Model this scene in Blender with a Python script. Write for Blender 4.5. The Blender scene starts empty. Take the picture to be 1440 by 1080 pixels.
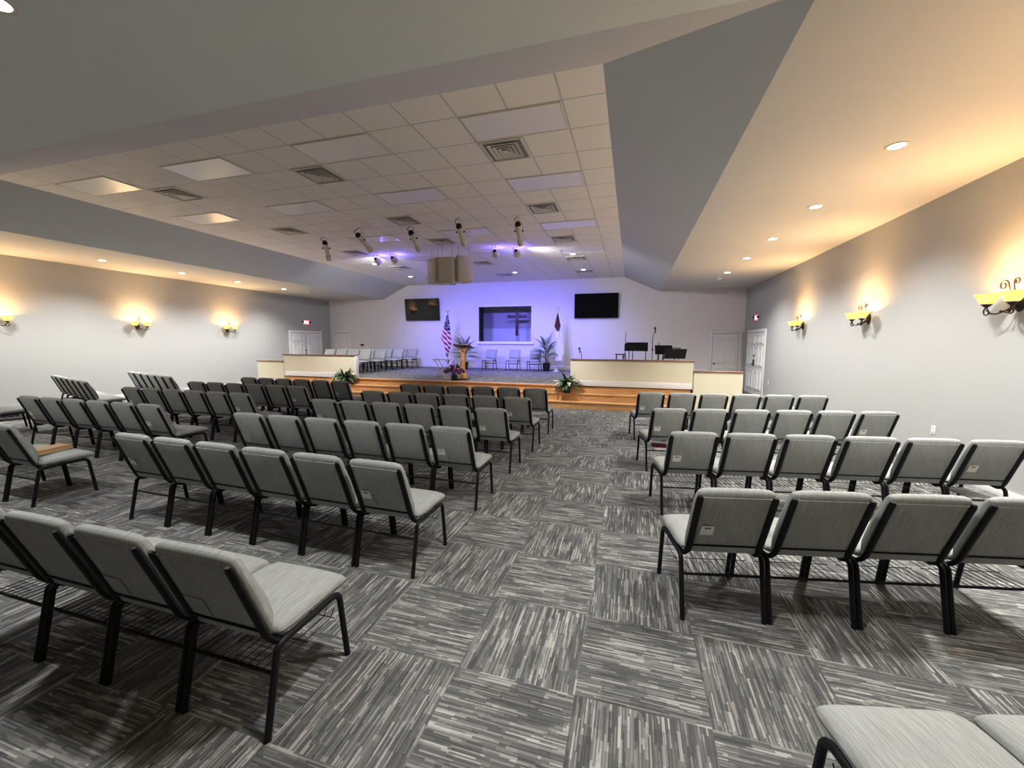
import bpy, bmesh, math, random
from math import sin, cos, pi, radians, sqrt
from mathutils import Vector, Matrix
random.seed(7)
C = bpy.context.scene.collection
D = bpy.data

# ------------------------------------------------------------------ node helpers
def mat(name):
    m = D.materials.new(name); m.use_nodes = True
    nt = m.node_tree; nt.nodes.clear()
    out = nt.nodes.new('ShaderNodeOutputMaterial')
    b = nt.nodes.new('ShaderNodeBsdfPrincipled')
    nt.links.new(b.outputs[0], out.inputs[0])
    return m, nt, b
def nmath(nt, op, a, b=None, c=None):
    n = nt.nodes.new('ShaderNodeMath'); n.operation = op
    for i, v in enumerate((a, b, c)):
        if v is None: continue
        if isinstance(v, (int, float)): n.inputs[i].default_value = v
        else: nt.links.new(v, n.inputs[i])
    return n.outputs[0]
def nmix(nt, f, a, b):
    n = nt.nodes.new('ShaderNodeMix'); n.data_type = 'RGBA'
    for i, v in ((0, f), (6, a), (7, b)):
        if isinstance(v, (int, float)): n.inputs[i].default_value = v
        elif isinstance(v, (tuple, list)): n.inputs[i].default_value = (*v, 1)
        else: nt.links.new(v, n.inputs[i])
    return n.outputs[2]
def nramp(nt, f, stops, interp='LINEAR'):
    n = nt.nodes.new('ShaderNodeValToRGB'); n.color_ramp.interpolation = interp
    e = n.color_ramp.elements
    while len(e) < len(stops): e.new(0.5)
    for i, (p, c) in enumerate(stops):
        e[i].position = p; e[i].color = (*c, 1)
    nt.links.new(f, n.inputs[0]); return n.outputs[0]
def npos(nt, obj=False):
    if obj:
        return nt.nodes.new('ShaderNodeTexCoord').outputs['Object']
    return nt.nodes.new('ShaderNodeNewGeometry').outputs['Position']
def nscale(nt, v, s):
    n = nt.nodes.new('ShaderNodeMapping'); n.inputs['Scale'].default_value = s
    nt.links.new(v, n.inputs[0]); return n.outputs[0]
def nnoise(nt, v, scale, detail=2, rough=.5):
    n = nt.nodes.new('ShaderNodeTexNoise'); n.inputs['Scale'].default_value = scale
    n.inputs['Detail'].default_value = detail; n.inputs['Roughness'].default_value = rough
    nt.links.new(v, n.inputs['Vector']); return n.outputs['Fac']
def nwhite(nt, x, y, z):
    cmb = nt.nodes.new('ShaderNodeCombineXYZ')
    for i, v in enumerate((x, y, z)):
        if isinstance(v, (int, float)): cmb.inputs[i].default_value = v
        else: nt.links.new(v, cmb.inputs[i])
    n = nt.nodes.new('ShaderNodeTexWhiteNoise'); n.noise_dimensions = '3D'
    nt.links.new(cmb.outputs[0], n.inputs['Vector']); return n.outputs['Value']
def nbump(nt, b, h, strength=.2, dist=.01):
    n = nt.nodes.new('ShaderNodeBump'); n.inputs['Strength'].default_value = strength
    n.inputs['Distance'].default_value = dist
    nt.links.new(h, n.inputs['Height']); nt.links.new(n.outputs[0], b.inputs['Normal'])
def plain(name, col, rough=.6, metal=0, spec=.5, var=.06, vscale=30, emit=None, es=0, obj=True):
    """one colour broken up by faint noise"""
    m, nt, b = mat(name)
    f = nnoise(nt, npos(nt, obj), vscale, 3)
    lo = tuple(c * (1 - var) for c in col); hi = tuple(min(1, c * (1 + var)) for c in col)
    nt.links.new(nramp(nt, f, [(.3, lo), (.7, hi)]), b.inputs['Base Color'])
    b.inputs['Roughness'].default_value = rough; b.inputs['Metallic'].default_value = metal
    b.inputs['Specular IOR Level'].default_value = spec
    if emit:
        b.inputs['Emission Color'].default_value = (*emit, 1); b.inputs['Emission Strength'].default_value = es
    return m

# ------------------------------------------------------------------ materials
def make_carpet():
    m, nt, b = mat('carpet_tiles')
    sep = nt.nodes.new('ShaderNodeSeparateXYZ'); nt.links.new(npos(nt), sep.inputs[0])
    x = nmath(nt, 'DIVIDE', nmath(nt, 'SUBTRACT', sep.outputs[0], -.8208), .6108)
    y = nmath(nt, 'DIVIDE', nmath(nt, 'SUBTRACT', sep.outputs[1], 2.4331), .6108)
    ix, iy = nmath(nt, 'FLOOR', x), nmath(nt, 'FLOOR', y)
    fx, fy = nmath(nt, 'FRACT', x), nmath(nt, 'FRACT', y)
    par = nmath(nt, 'FLOORED_MODULO', nmath(nt, 'ADD', ix, iy), 2.0)
    def sel(a, c):  # a when even, c when odd
        return nmath(nt, 'ADD', nmath(nt, 'MULTIPLY', a, nmath(nt, 'SUBTRACT', 1.0, par)), nmath(nt, 'MULTIPLY', c, par))
    ac, al = sel(fy, fx), sel(fx, fy)
    seed = nmath(nt, 'ADD', nmath(nt, 'MULTIPLY', ix, 7.31), nmath(nt, 'MULTIPLY', iy, 13.77))
    def layer(nr, ns, k):
        row = nmath(nt, 'FLOOR', nmath(nt, 'MULTIPLY', ac, nr))
        off = nwhite(nt, row, seed, k)
        seg = nmath(nt, 'FLOOR', nmath(nt, 'ADD', nmath(nt, 'MULTIPLY', al, ns), nmath(nt, 'MULTIPLY', off, ns)))
        return nwhite(nt, row, seg, nmath(nt, 'ADD', seed, k * 3.7))
    v1, v2, v3 = layer(88, 4.0, 1.3), layer(44, 3.5, 2.9), layer(12, 4.0, 5.1)
    v = nmath(nt, 'ADD', nmath(nt, 'ADD', nmath(nt, 'MULTIPLY', v1, .50), nmath(nt, 'MULTIPLY', v2, .30)), nmath(nt, 'MULTIPLY', v3, .20))
    fine = nnoise(nt, npos(nt), 260, 2)
    v = nmath(nt, 'ADD', v, nmath(nt, 'MULTIPLY', nmath(nt, 'SUBTRACT', fine, .5), .22))
    c = nramp(nt, v, [(.16, (.062, .065, .066)), (.42, (.100, .103, .102)), (.60, (.160, .162, .158)), (.72, (.255, .255, .244)), (.86, (.40, .395, .375))])
    nt.links.new(c, b.inputs['Base Color'])
    b.inputs['Roughness'].default_value = .95; b.inputs['Specular IOR Level'].default_value = .15
    nbump(nt, b, v, .35, .004)
    return m
def make_ceiling_tile():
    m, nt, b = mat('acoustic_tiles')
    p = npos(nt)
    sep = nt.nodes.new('ShaderNodeSeparateXYZ'); nt.links.new(p, sep.inputs[0])
    x = nmath(nt, 'FRACT', nmath(nt, 'DIVIDE', nmath(nt, 'SUBTRACT', -.834 + .628 * .02, sep.outputs[0]), .628))
    y = nmath(nt, 'FRACT', nmath(nt, 'DIVIDE', nmath(nt, 'SUBTRACT', sep.outputs[1], 4.734 - .632 * .02), .632))
    lx, ly = nmath(nt, 'LESS_THAN', x, .035), nmath(nt, 'LESS_THAN', y, .035)
    line = nmath(nt, 'MAXIMUM', lx, ly)
    sp = nnoise(nt, p, 110, 3, .7)
    t = nramp(nt, sp, [(.3, (.77, .725, .67)), (.65, (.88, .835, .78))])
    nt.links.new(nmix(nt, line, t, (.52, .50, .47)), b.inputs['Base Color'])
    r = nmath(nt, 'SUBTRACT', .9, nmath(nt, 'MULTIPLY', line, .45))
    nt.links.new(r, b.inputs['Roughness'])
    nbump(nt, b, nmath(nt, 'SUBTRACT', sp, nmath(nt, 'MULTIPLY', line, 1.0)), .3, .004)
    return m
def make_wood(name, cols, axis=0, scale=3.0, rough=.4):
    m, nt, b = mat(name)
    s = [16, 16, 16]; s[axis] = 1.2
    v = nscale(nt, npos(nt, True), s)
    f = nnoise(nt, v, scale, 6, .62)
    nt.links.new(nramp(nt, f, [(.28, cols[0]), (.5, cols[1]), (.72, cols[2])]), b.inputs['Base Color'])
    b.inputs['Roughness'].default_value = rough
    nbump(nt, b, f, .08, .002)
    return m
def make_fabric():
    m, nt, b = mat('grey_heather_fabric')
    v = nscale(nt, npos(nt, True), (230, 9, 9))
    f = nnoise(nt, v, 1.0, 4, .6)
    w = nnoise(nt, npos(nt, True), 420, 1)
    f2 = nmath(nt, 'ADD', nmath(nt, 'MULTIPLY', f, .8), nmath(nt, 'MULTIPLY', w, .2))
    nt.links.new(nramp(nt, f2, [(.3, (.245, .259, .253)), (.5, (.325, .342, .333)), (.68, (.45, .470, .458))]), b.inputs['Base Color'])
    b.inputs['Roughness'].default_value = .9; b.inputs['Specular IOR Level'].default_value = .2
    nbump(nt, b, f2, .25, .003)
    return m
def make_paint(name, col, rough=.75):
    m, nt, b = mat(name)
    f = nnoise(nt, npos(nt), 90, 3)
    g = nnoise(nt, npos(nt), .7, 2)
    lo = tuple(c * .985 for c in col); hi = tuple(min(1, c * 1.015) for c in col)
    nt.links.new(nramp(nt, g, [(.3, lo), (.7, hi)]), b.inputs['Base Color'])
    b.inputs['Roughness'].default_value = rough; b.inputs['Specular IOR Level'].default_value = .25
    nbump(nt, b, f, .05, .003)
    return m
M = {}
M['carpet'] = make_carpet()
M['tile'] = make_ceiling_tile()
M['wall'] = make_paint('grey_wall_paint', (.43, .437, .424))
M['soffit'] = make_paint('soffit_paint', (.555, .54, .515))
M['slope'] = make_paint('slope_paint', (.55, .565, .545))
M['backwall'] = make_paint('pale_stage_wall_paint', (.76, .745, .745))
M['soffitnear'] = make_paint('near_soffit_paint', (.74, .775, .74))
M['cream'] = make_paint('cream_paint', (.78, .73, .56))
M['white'] = make_paint('white_trim_paint', (.80, .80, .79), .45)
M['oak'] = make_wood('oak_steps', ((.44, .215, .08), (.62, .34, .14), (.74, .44, .20)), 0, 2.2, .35)
M['oakz'] = make_wood('oak_upright', ((.42, .18, .04), (.58, .27, .07), (.68, .36, .12)), 2, 2.2, .35)
M['capwood'] = make_wood('dark_cap_wood', ((.14, .055, .03), (.20, .085, .045), (.27, .12, .07)), 0, 3, .4)
M['darkwood'] = make_wood('dark_walnut', ((.025, .012, .008), (.05, .022, .012), (.08, .035, .02)), 0, 3, .35)
M['fabric'] = make_fabric()
M['black'] = plain('black_enamel', (.007, .007, .009), .5, 0, .2, .15, 60)
M['blackmatte'] = plain('black_plastic', (.007, .007, .008), .6, 0, .25)
M['ventdark'] = plain('dull_grey_duct', (.26, .26, .26), .8)
M['screen'] = plain('screen_glass', (.003, .003, .003), .05, 0, .35)
M['bronze'] = plain('dark_bronze', (.022, .014, .010), .5, .2, .35, .3, 50)
M['chrome'] = plain('brushed_metal', (.55, .54, .52), .3, 1)
M['offwhite'] = plain('off_white_enamel', (.62, .58, .50), .5)
M['speaker'] = plain('beige_speaker_cloth', (.62, .57, .46), .7, 0, .3, .1, 200)
M['paper'] = plain('white_paper', (.82, .82, .80), .8)
M['card'] = plain('cream_card', (.80, .77, .66), .8)
M['ink'] = plain('dark_ink', (.05, .05, .05), .8)
M['book'] = plain('tan_cover', (.40, .26, .15), .6, 0, .4, .15, 40)
M['pages'] = plain('aged_page_edges', (.62, .42, .22), .9, 0, .2, .2, 300)
M['purple'] = plain('purple_cloth', (.22, .15, .48), .7)
M['red'] = plain('red_leaflet', (.40, .05, .05), .7)
M['leafgreen'] = plain('dark_green_leaf', (.035, .095, .03), .5, 0, .5, .5, 9)
M['leafpale'] = plain('pale_leaf', (.55, .60, .40), .5, 0, .5, .3, 12)
M['palmleaf'] = plain('palm_leaf', (.10, .16, .09), .5, 0, .5, .35, 9)
M['stem'] = plain('green_stem', (.09, .11, .04), .6)
M['pot'] = plain('black_pot', (.012, .012, .013), .35)
M['soil'] = plain('potting_soil', (.03, .02, .012), .95, 0, .2, .4, 80)
M['plum'] = plain('plum_blossom', (.075, .018, .045), .7, 0, .3, .5, 25)
M['yellowflower'] = plain('yellow_blossom', (.72, .52, .10), .6, 0, .3, .25, 25)
M['pink'] = plain('dusty_pink_blossom', (.45, .22, .24), .7, 0, .3, .25, 25)
M['tablewood'] = make_wood('pale_tray_wood', ((.42, .28, .16), (.52, .36, .22), (.6, .44, .28)), 0, 3, .5)
M['cross'] = make_wood('mahogany_cross', ((.03, .006, .005), (.045, .009, .007), (.06, .014, .010)), 2, 3, .45)
M['panel'] = plain('prismatic_diffuser', (.80, .78, .78), .28, 0, .6, .02, 200)
M['niche'] = make_paint('niche_grey_paint', (.40, .395, .39))
M['nichelow'] = make_paint('niche_pale_liner', (.62, .66, .68))
M['curtain'] = plain('black_curtain', (.008, .008, .008), .95)
M['brown'] = plain('brown_lacquer', (.25, .16, .10), .4)
M['gold'] = plain('gold_metal', (.45, .33, .13), .5, .5)
M['silver'] = plain('pale_metal', (.55, .54, .52), .5, .2)
M['maroon'] = plain('maroon_cloth', (.05, .008, .016), .85)
M['navy'] = plain('navy_cloth', (.02, .02, .09), .85)
M['whitecloth'] = plain('white_cloth', (.80, .79, .78), .85)
def emis(name, col, s, base=(.8, .8, .8)):
    m, nt, b = mat(name)
    f = nnoise(nt, npos(nt, True), 12, 2)
    nt.links.new(nramp(nt, f, [(.3, tuple(c * .94 for c in col)), (.7, col)]), b.inputs['Emission Color'])
    b.inputs['Emission Strength'].default_value = s; b.inputs['Base Color'].default_value = (*base, 1)
    return m
M['lens'] = emis('lamp_lens', (1, .96, .88), 14)
M['lensdim'] = emis('unlit_lamp_lens', (1, .96, .9), .5)
M['exit'] = emis('exit_red', (1, .05, .09), 1.5, (.4, .02, .03))
M['exitletter'] = emis('exit_letter', (1, .55, .55), 1.6)
def make_amber():
    m, nt, b = mat('amber_glass_shade')
    f = nnoise(nt, npos(nt, True), 9, 3)
    sep = nt.nodes.new('ShaderNodeSeparateXYZ'); nt.links.new(npos(nt, True), sep.inputs[0])
    nt.links.new(nramp(nt, f, [(.3, (1, .52, .06)), (.7, (1, .66, .16))]), b.inputs['Emission Color'])
    b.inputs['Emission Strength'].default_value = .50
    b.inputs['Base Color'].default_value = (.75, .55, .2, 1); b.inputs['Roughness'].default_value = .3
    return m
M['amber'] = make_amber()
def make_flag():
    m, nt, b = mat('striped_flag_cloth')
    uv = nt.nodes.new('ShaderNodeUVMap').outputs[0]
    sep = nt.nodes.new('ShaderNodeSeparateXYZ'); nt.links.new(uv, sep.inputs[0])
    u, v = sep.outputs[0], sep.outputs[1]
    st = nmath(nt, 'LESS_THAN', nmath(nt, 'FRACT', nmath(nt, 'MULTIPLY', u, 6.5)), .5)
    stripes = nmix(nt, st, (.78, .76, .75), (.36, .02, .045))
    vor = nt.nodes.new('ShaderNodeTexVoronoi'); vor.inputs['Scale'].default_value = 12; vor.inputs['Randomness'].default_value = .15
    nt.links.new(uv, vor.inputs['Vector'])
    star = nmath(nt, 'LESS_THAN', vor.outputs['Distance'], .24)
    canton = nmix(nt, star, (.012, .014, .07), (.8, .8, .8))
    nt.links.new(nmix(nt, nmath(nt, 'LESS_THAN', v, .0), stripes, canton), b.inputs['Base Color'])
    b.inputs['Roughness'].default_value = .85
    return m
M['flag'] = make_flag()

# ------------------------------------------------------------------ mesh helpers
class MB:
    def __init__(s): s.v = []; s.f = []; s.sm = []
    def add(s, vs, fs, smooth=True):
        o = len(s.v); s.v += [tuple(p) for p in vs]
        s.f += [tuple(i + o for i in f) for f in fs]; s.sm += [smooth] * len(fs); return s
    def box(s, x0, x1, y0, y1, z0, z1, R=None):
        vs = [Vector((x, y, z)) for z in (z0, z1) for y in (y0, y1) for x in (x0, x1)]
        if R: vs = [R @ p for p in vs]
        return s.add(vs, [(0, 2, 3, 1), (4, 5, 7, 6), (0, 1, 5, 4), (2, 6, 7, 3), (0, 4, 6, 2), (1, 3, 7, 5)], False)
    def bbox(s, x0, x1, y0, y1, z0, z1, r=.01, seg=2, R=None):
        bm = bmesh.new(); bmesh.ops.create_cube(bm, size=1)
        for p in bm.verts:
            p.co = Vector((x0 + (p.co.x + .5) * (x1 - x0), y0 + (p.co.y + .5) * (y1 - y0), z0 + (p.co.z + .5) * (z1 - z0)))
        bmesh.ops.bevel(bm, geom=bm.edges[:], offset=r, segments=seg, affect='EDGES', profile=.5)
        bm.verts.index_update()
        vs = [(R @ p.co) if R else p.co.copy() for p in bm.verts]
        s.add(vs, [[q.index for q in f.verts] for f in bm.faces], True); bm.free(); return s
    def tube(s, pts, r, n=8, oval=1.0, up=Vector((0, 0, 1)), cap=True):
        pts = [Vector(p) for p in pts]; N = len(pts)
        rr = r if isinstance(r, (list, tuple)) else [r] * N
        T = [(pts[min(i + 1, N - 1)] - pts[max(i - 1, 0)]).normalized() for i in range(N)]
        a = up if abs(T[0].dot(up)) < .95 else Vector((0, 1, 0))
        nn = (a - T[0] * a.dot(T[0])).normalized(); vs = []
        for i in range(N):
            nn = (nn - T[i] * nn.dot(T[i])).normalized(); bb = T[i].cross(nn)
            for k in range(n):
                t = 2 * pi * k / n
                vs.append(pts[i] + nn * (cos(t) * rr[i] * oval) + bb * (sin(t) * rr[i]))
        fs = [(i * n + k, i * n + (k + 1) % n, (i + 1) * n + (k + 1) % n, (i + 1) * n + k) for i in range(N - 1) for k in range(n)]
        if cap: fs += [tuple(range(n))[::-1], tuple((N - 1) * n + k for k in range(n))]
        return s.add(vs, fs)
    def lathe(s, prof, n=24, R=None, closed_ends=True):
        vs = []; 
        for (r, z) in prof:
            for k in range(n):
                t = 2 * pi * k / n; p = Vector((r * cos(t), r * sin(t), z)); vs.append(R @ p if R else p)
        m = len(prof)
        fs = [(i * n + k, i * n + (k + 1) % n, (i + 1) * n + (k + 1) % n, (i + 1) * n + k) for i in range(m - 1) for k in range(n)]
        if closed_ends: fs += [tuple(range(n))[::-1], tuple((m - 1) * n + k for k in range(n))]
        return s.add(vs, fs)
    def grid(s, fn, nu, nv, closed_u=False):
        vs = [fn(i / nu, j / nv) for i in range(nu + 1) for j in range(nv + 1)]
        fs = [(i * (nv + 1) + j, (i + 1) * (nv + 1) + j, (i + 1) * (nv + 1) + j + 1, i * (nv + 1) + j + 1) for i in range(nu) for j in range(nv)]
        return s.add(vs, fs)
    def poly(s, pts): return s.add(pts, [tuple(range(len(pts)))], False)
    def prism(s, pts, d):
        """closed outline extruded by the vector d"""
        n = len(pts); d = Vector(d); a = [Vector(p) for p in pts]; b = [p + d for p in a]
        return s.add(a + b, [tuple(range(n))[::-1], tuple(range(n, 2 * n))] + [(i, (i + 1) % n, n + (i + 1) % n, n + i) for i in range(n)], False)
    def mesh(s, name, m):
        me = D.meshes.new(name); me.from_pydata(s.v, [], s.f); me.validate(clean_customdata=False)
        if len(me.polygons) == len(s.sm): me.polygons.foreach_set('use_smooth', s.sm)
        bm = bmesh.new(); bm.from_mesh(me); bmesh.ops.recalc_face_normals(bm, faces=bm.faces)
        for e in bm.edges:
            if len(e.link_faces) == 2 and e.calc_face_angle(0) > .7: e.smooth = False
        bm.to_mesh(me); bm.free()
        me.materials.append(m); return me
    def obj(s, name, m, parent=None):
        o = D.objects.new(name, s.mesh(name, m)); C.objects.link(o)
        if parent is not None: o.parent = parent
        return o
def fillet(pts, r=.04, n=5):
    """round the corners of a polyline"""
    P = [Vector(p) for p in pts]; out = [P[0]]
    for a, b, c in zip(P, P[1:], P[2:]):
        d1, d2 = (a - b), (c - b); q = min(r, d1.length * .48, d2.length * .48)
        s, e = b + d1.normalized() * q, b + d2.normalized() * q
        for k in range(n + 1):
            t = k / n; out.append(s * (1 - t) ** 2 + b * 2 * t * (1 - t) + e * t * t)
    out.append(P[-1]); return out
def empty(name, loc=(0, 0, 0), rz=0, label=None, cat=None, group=None):
    o = D.objects.new(name, None); o.location = loc; o.rotation_euler = (0, 0, rz); C.objects.link(o)
    o.empty_display_size = .1
    return tag(o, label, cat, group)
def tag(o, label=None, cat=None, group=None):
    if label: o['label'] = label
    if cat: o['category'] = cat
    if group: o['group'] = group
    return o
def struct(o, label=None):
    o['kind'] = 'structure'
    if label: o['label'] = label
    return o
def inst(me, name, parent):
    o = D.objects.new(name, me); C.objects.link(o); o.parent = parent; return o
def cushion(w, d, t, pn=9, q=2.6, dome=0.0, n=22):
    """closed pillow: width w (x), depth d (y), thickness t (z), centred on the origin"""
    def sp(i):
        a = -1 + 2 * i / n; return math.copysign(1 - (1 - abs(a)) ** 1.8, a)
    V = []; F = []
    for side in (1, -1):
        for i in range(n + 1):
            for j in range(n + 1):
                a, b = sp(i), sp(j)
                h = max(0, 1 - abs(a) ** pn) ** (1 / q) * max(0, 1 - abs(b) ** pn) ** (1 / q)
                z = side * t / 2 * h + (dome * (1 - a * a) * (1 - b * b) if side > 0 else 0)
                k = 1 - .06 * (abs(a) * abs(b)) ** 6
                V.append(Vector((a * w / 2 * k, b * d / 2 * k, z)))
    m = (n + 1) ** 2
    for i in range(n):
        for j in range(n):
            p = i * (n + 1) + j
            F.append((p, p + n + 1, p + n + 2, p + 1)); F.append((m + p, m + p + 1, m + p + n + 2, m + p + n + 1))
    return V, F

# ------------------------------------------------------------------ room dimensions (metres)
XL, XR, YB, YN = -14.70, 4.073, 17.276, -3.2
HS, HC = 3.773, 4.3835
XLF, XRF, XLC, XRC = -11.559, .990, -10.2375, -.356
YNF, YNC = 2.962, 4.263
STY, STZ = 10.98, .57
def quad(name, pts, m, label=None):
    return struct(MB().poly(pts).obj(name, m), label)
T = .12
struct(MB().box(XL - T, XR + T, YN, YB + T + 2.2, -.1, 0).obj('floor', M['carpet']), 'grey striped quarter-turned carpet tile floor')
struct(MB().box(XL - T, XL, YN, YB + T, -.1, HS + .3).obj('wall_left', M['wall']), 'pale grey wall with double doors and sconces')
struct(MB().box(XR, XR + T, YN, YB + T, -.1, HS + .3).obj('wall_right', M['wall']), 'pale grey wall beside the music stands end')
struct(MB().box(XL - T, XR + T, YN - T, YN, -.1, HS + .3).obj('wall_rear', M['wall']), 'pale grey wall behind the last rows')
# back wall with the niche opening
NX0, NX1, NZ0, NZ1 = -6.64, -4.21, 1.78, 3.31
bw = MB()
for (x0, x1, z0, z1) in ((XL, NX0, -.1, HC + .2), (NX1, XR, -.1, HC + .2), (NX0, NX1, -.1, NZ0), (NX0, NX1, NZ1, HC + .2)):
    bw.box(x0, x1, YB, YB + T, z0, z1)
struct(bw.obj('wall_back', M['backwall']), 'pale stage wall washed with blue light')
# flat tiled ceiling, sloped sides, soffits
struct(MB().box(XLC, XRC, YNC, YB, HC, HC + .08).obj('ceiling', M['tile']), 'flat suspended tile ceiling')
def slab(name, pts, m, label):
    n = (Vector(pts[1]) - Vector(pts[0])).cross(Vector(pts[2]) - Vector(pts[0])).normalized()
    if n.z < 0: n = -n
    return struct(MB().prism(pts, n * .06).obj(name, m), label)
slab('ceiling_slope_right', [(XRF, YB, HS), (XRC, YB, HC), (XRC, YNC, HC), (XRF, YNF, HS)], M['slope'], 'sloped grey ceiling side above the right block')
slab('ceiling_slope_left', [(XLF, YB, HS), (XLC, YB, HC), (XLC, YNC, HC), (XLF, YNF, HS)], M['slope'], 'sloped grey ceiling side above the left block')
slab('ceiling_slope_near', [(XLF, YNF, HS), (XRF, YNF, HS), (XRC, YNC, HC), (XLC, YNC, HC)], M['soffit'], 'narrow sloped band at the near end of the tile ceiling')
struct(MB().box(XRF, XR, YN, YB, HS, HS + .08).obj('ceiling_soffit_right', M['soffit']), 'flat soffit along the right wall')
struct(MB().box(XL, XLF, YN, YB, HS, HS + .08).obj('ceiling_soffit_left', M['soffit']), 'flat soffit along the left wall')
struct(MB().box(XLF, XRF, YN, YNF, HS, HS + .08).obj('ceiling_soffit_near', M['soffitnear']), 'flat grey soffit overhead at the near end')
# niche behind the opening
nb = 18.55
n_ = MB()
n_.box(NX0 - .9, NX1 + .9, nb, nb + .08, 1.2, 3.9)
n_.box(NX0 - .98, NX0 - .9, YB + T, nb, 1.2, 3.9); n_.box(NX1 + .9, NX1 + .98, YB + T, nb, 1.2, 3.9)
n_.box(NX0 - .9, NX1 + .9, YB + T, nb, 3.82, 3.9); n_.box(NX0 - .9, NX1 + .9, YB + T, nb, 1.2, 1.28)
struct(n_.obj('wall_niche', M['niche']), 'grey niche behind the opening in the stage wall')
struct(MB().box(NX0 - .9, NX1 + .9, nb - .06, nb, 1.28, 2.40).obj('trim_niche', M['nichelow']), 'pale lower panel of the niche')
fr = MB()
w = .075
for (x0, x1, z0, z1) in ((NX0 - w, NX0, NZ0 - w, NZ1 + w), (NX1, NX1 + w, NZ0 - w, NZ1 + w), (NX0, NX1, NZ1, NZ1 + w), (NX0, NX1, NZ0 - w, NZ0)):
    fr.box(x0, x1, YB - .03, YB + T + .02, z0, z1)
fr.box(NX0 - w - .05, NX1 + w + .05, YB - .07, YB, NZ0 - w - .04, NZ0 - w)
struct(fr.obj('window_1', M['white']), 'white framed opening in the stage wall')
cur = MB().grid(lambda u, v: Vector((NX0 - .22 + u * .36 + .0, YB + T + .10 + .03 * sin(u * 22), 1.3 + v * 2.4)), 24, 4)  # rippled black sheet standing just inside the left jamb
tag(cur.obj('curtain', M['curtain']), 'black curtain hanging inside the left edge of the niche', 'curtain')
cr = MB(); cx, cy, cz = -4.96, 17.62, 2.05
cr.bbox(cx - .055, cx + .055, cy - .05, cy + .05, 2.05, 3.30, .008)
cr.bbox(cx - .44, cx + .44, cy - .045, cy + .045, 2.835, 2.945, .008)
cross = cr.obj('wooden_cross', M['cross']); tag(cross, 'dark red wooden cross hanging in the niche behind the stage', 'cross')
MB().tube([(cx, cy, 3.29), (cx, cy, 3.83)], .004, 6).obj('hanging_wire', M['chrome'], cross)

# baseboards
struct(MB().bbox(XR - .018, XR, YN, 14.58, 0, .10, .004).obj('baseboard_right', M['white']))
struct(MB().bbox(XL, XL + .018, YN, 14.6, 0, .10, .004).obj('baseboard_left', M['white']))
struct(MB().bbox(-11.2, 2.83, YB - .018, YB, STZ, STZ + .17, .004).obj('baseboard_back', M['white']))

# ------------------------------------------------------------------ stage platform, steps and half walls
SX0, SX1 = -11.28, 1.46
struct(MB().box(-12.35, 2.6, STY + .15, YB, 0, STZ).obj('floor_stage', M['carpet']), 'carpeted stage platform')
ed = MB()
ed.box(SX0, SX1, STY + .02, STY + .16, 0, STZ - .03)
ed.bbox(-8.42, -1.56, STY - .02, STY + .16, STZ - .035, STZ + .002, .01)
struct(ed.obj('trim_stage_edge', M['oak']), 'oak front edge of the stage')
for k, (y0, z1) in enumerate(((10.50, .19), (10.74, .38))):
    s_ = MB(); s_.box(SX0, SX1, y0, STY + .02, z1 - .19, z1 - .03)
    s_.bbox(SX0 - .01, SX1 + .01, y0 - .025, STY + .02, z1 - .03, z1, .01)
    tag(s_.obj('stage_step', M['oak']), ('lower' if k == 0 else 'upper') + ' oak step running along the stage front', 'step', 'oak steps of the stage')
def half_wall(label, x0, x1, top, z0, ybk):
    o = empty('stage_parapet', ((x0 + x1) / 2, STY, 0), 0, label, 'half wall', 'cream half walls at the stage front')
    dx = (x0 + x1) / 2
    def L(a): return a
    m = MB(); m.box(x0 - dx, x1 - dx, 0.0, .15, z0, top - .03); m.obj('wall_panel', M['cream'], o)
    c = MB(); c.bbox(x0 - dx - .02, x1 - dx + .02, -.03, .18, top - .03, top, .008); c.obj('cap_rail', M['capwood'], o)
    return o, dx
o, dx = half_wall('tall cream half wall with wood cap in front of the music stands', -1.55, 1.50, 1.29, STZ, 0)
MB().bbox(-1.56 - dx, 1.47 - dx, -.022, 0, STZ, STZ + .15, .006).obj('base_molding', M['white'], o)
MB().bbox(-1.57 - dx, -1.55 - dx, -.01, .16, STZ, 1.26, .004).obj('end_trim', M['white'], o)
o, dx = half_wall('lower cream half wall stepping down toward the right double doors', 1.52, 2.62, 1.04, 0, 0)
o, dx = half_wall('tall cream half wall with wood cap in front of the choir chairs', -11.28, -8.45, 1.30, STZ, 0)
MB().bbox(-11.25 - dx, -8.44 - dx, -.022, 0, STZ, STZ + .15, .006).obj('base_molding', M['white'], o)
MB().bbox(-8.45 - dx, -8.42 - dx, -.01, .16, STZ, 1.27, .004).obj('end_trim', M['white'], o)
o, dx = half_wall('lower cream half wall stepping down toward the left double doors', -12.42, -11.30, 1.07, 0, 0)

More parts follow.
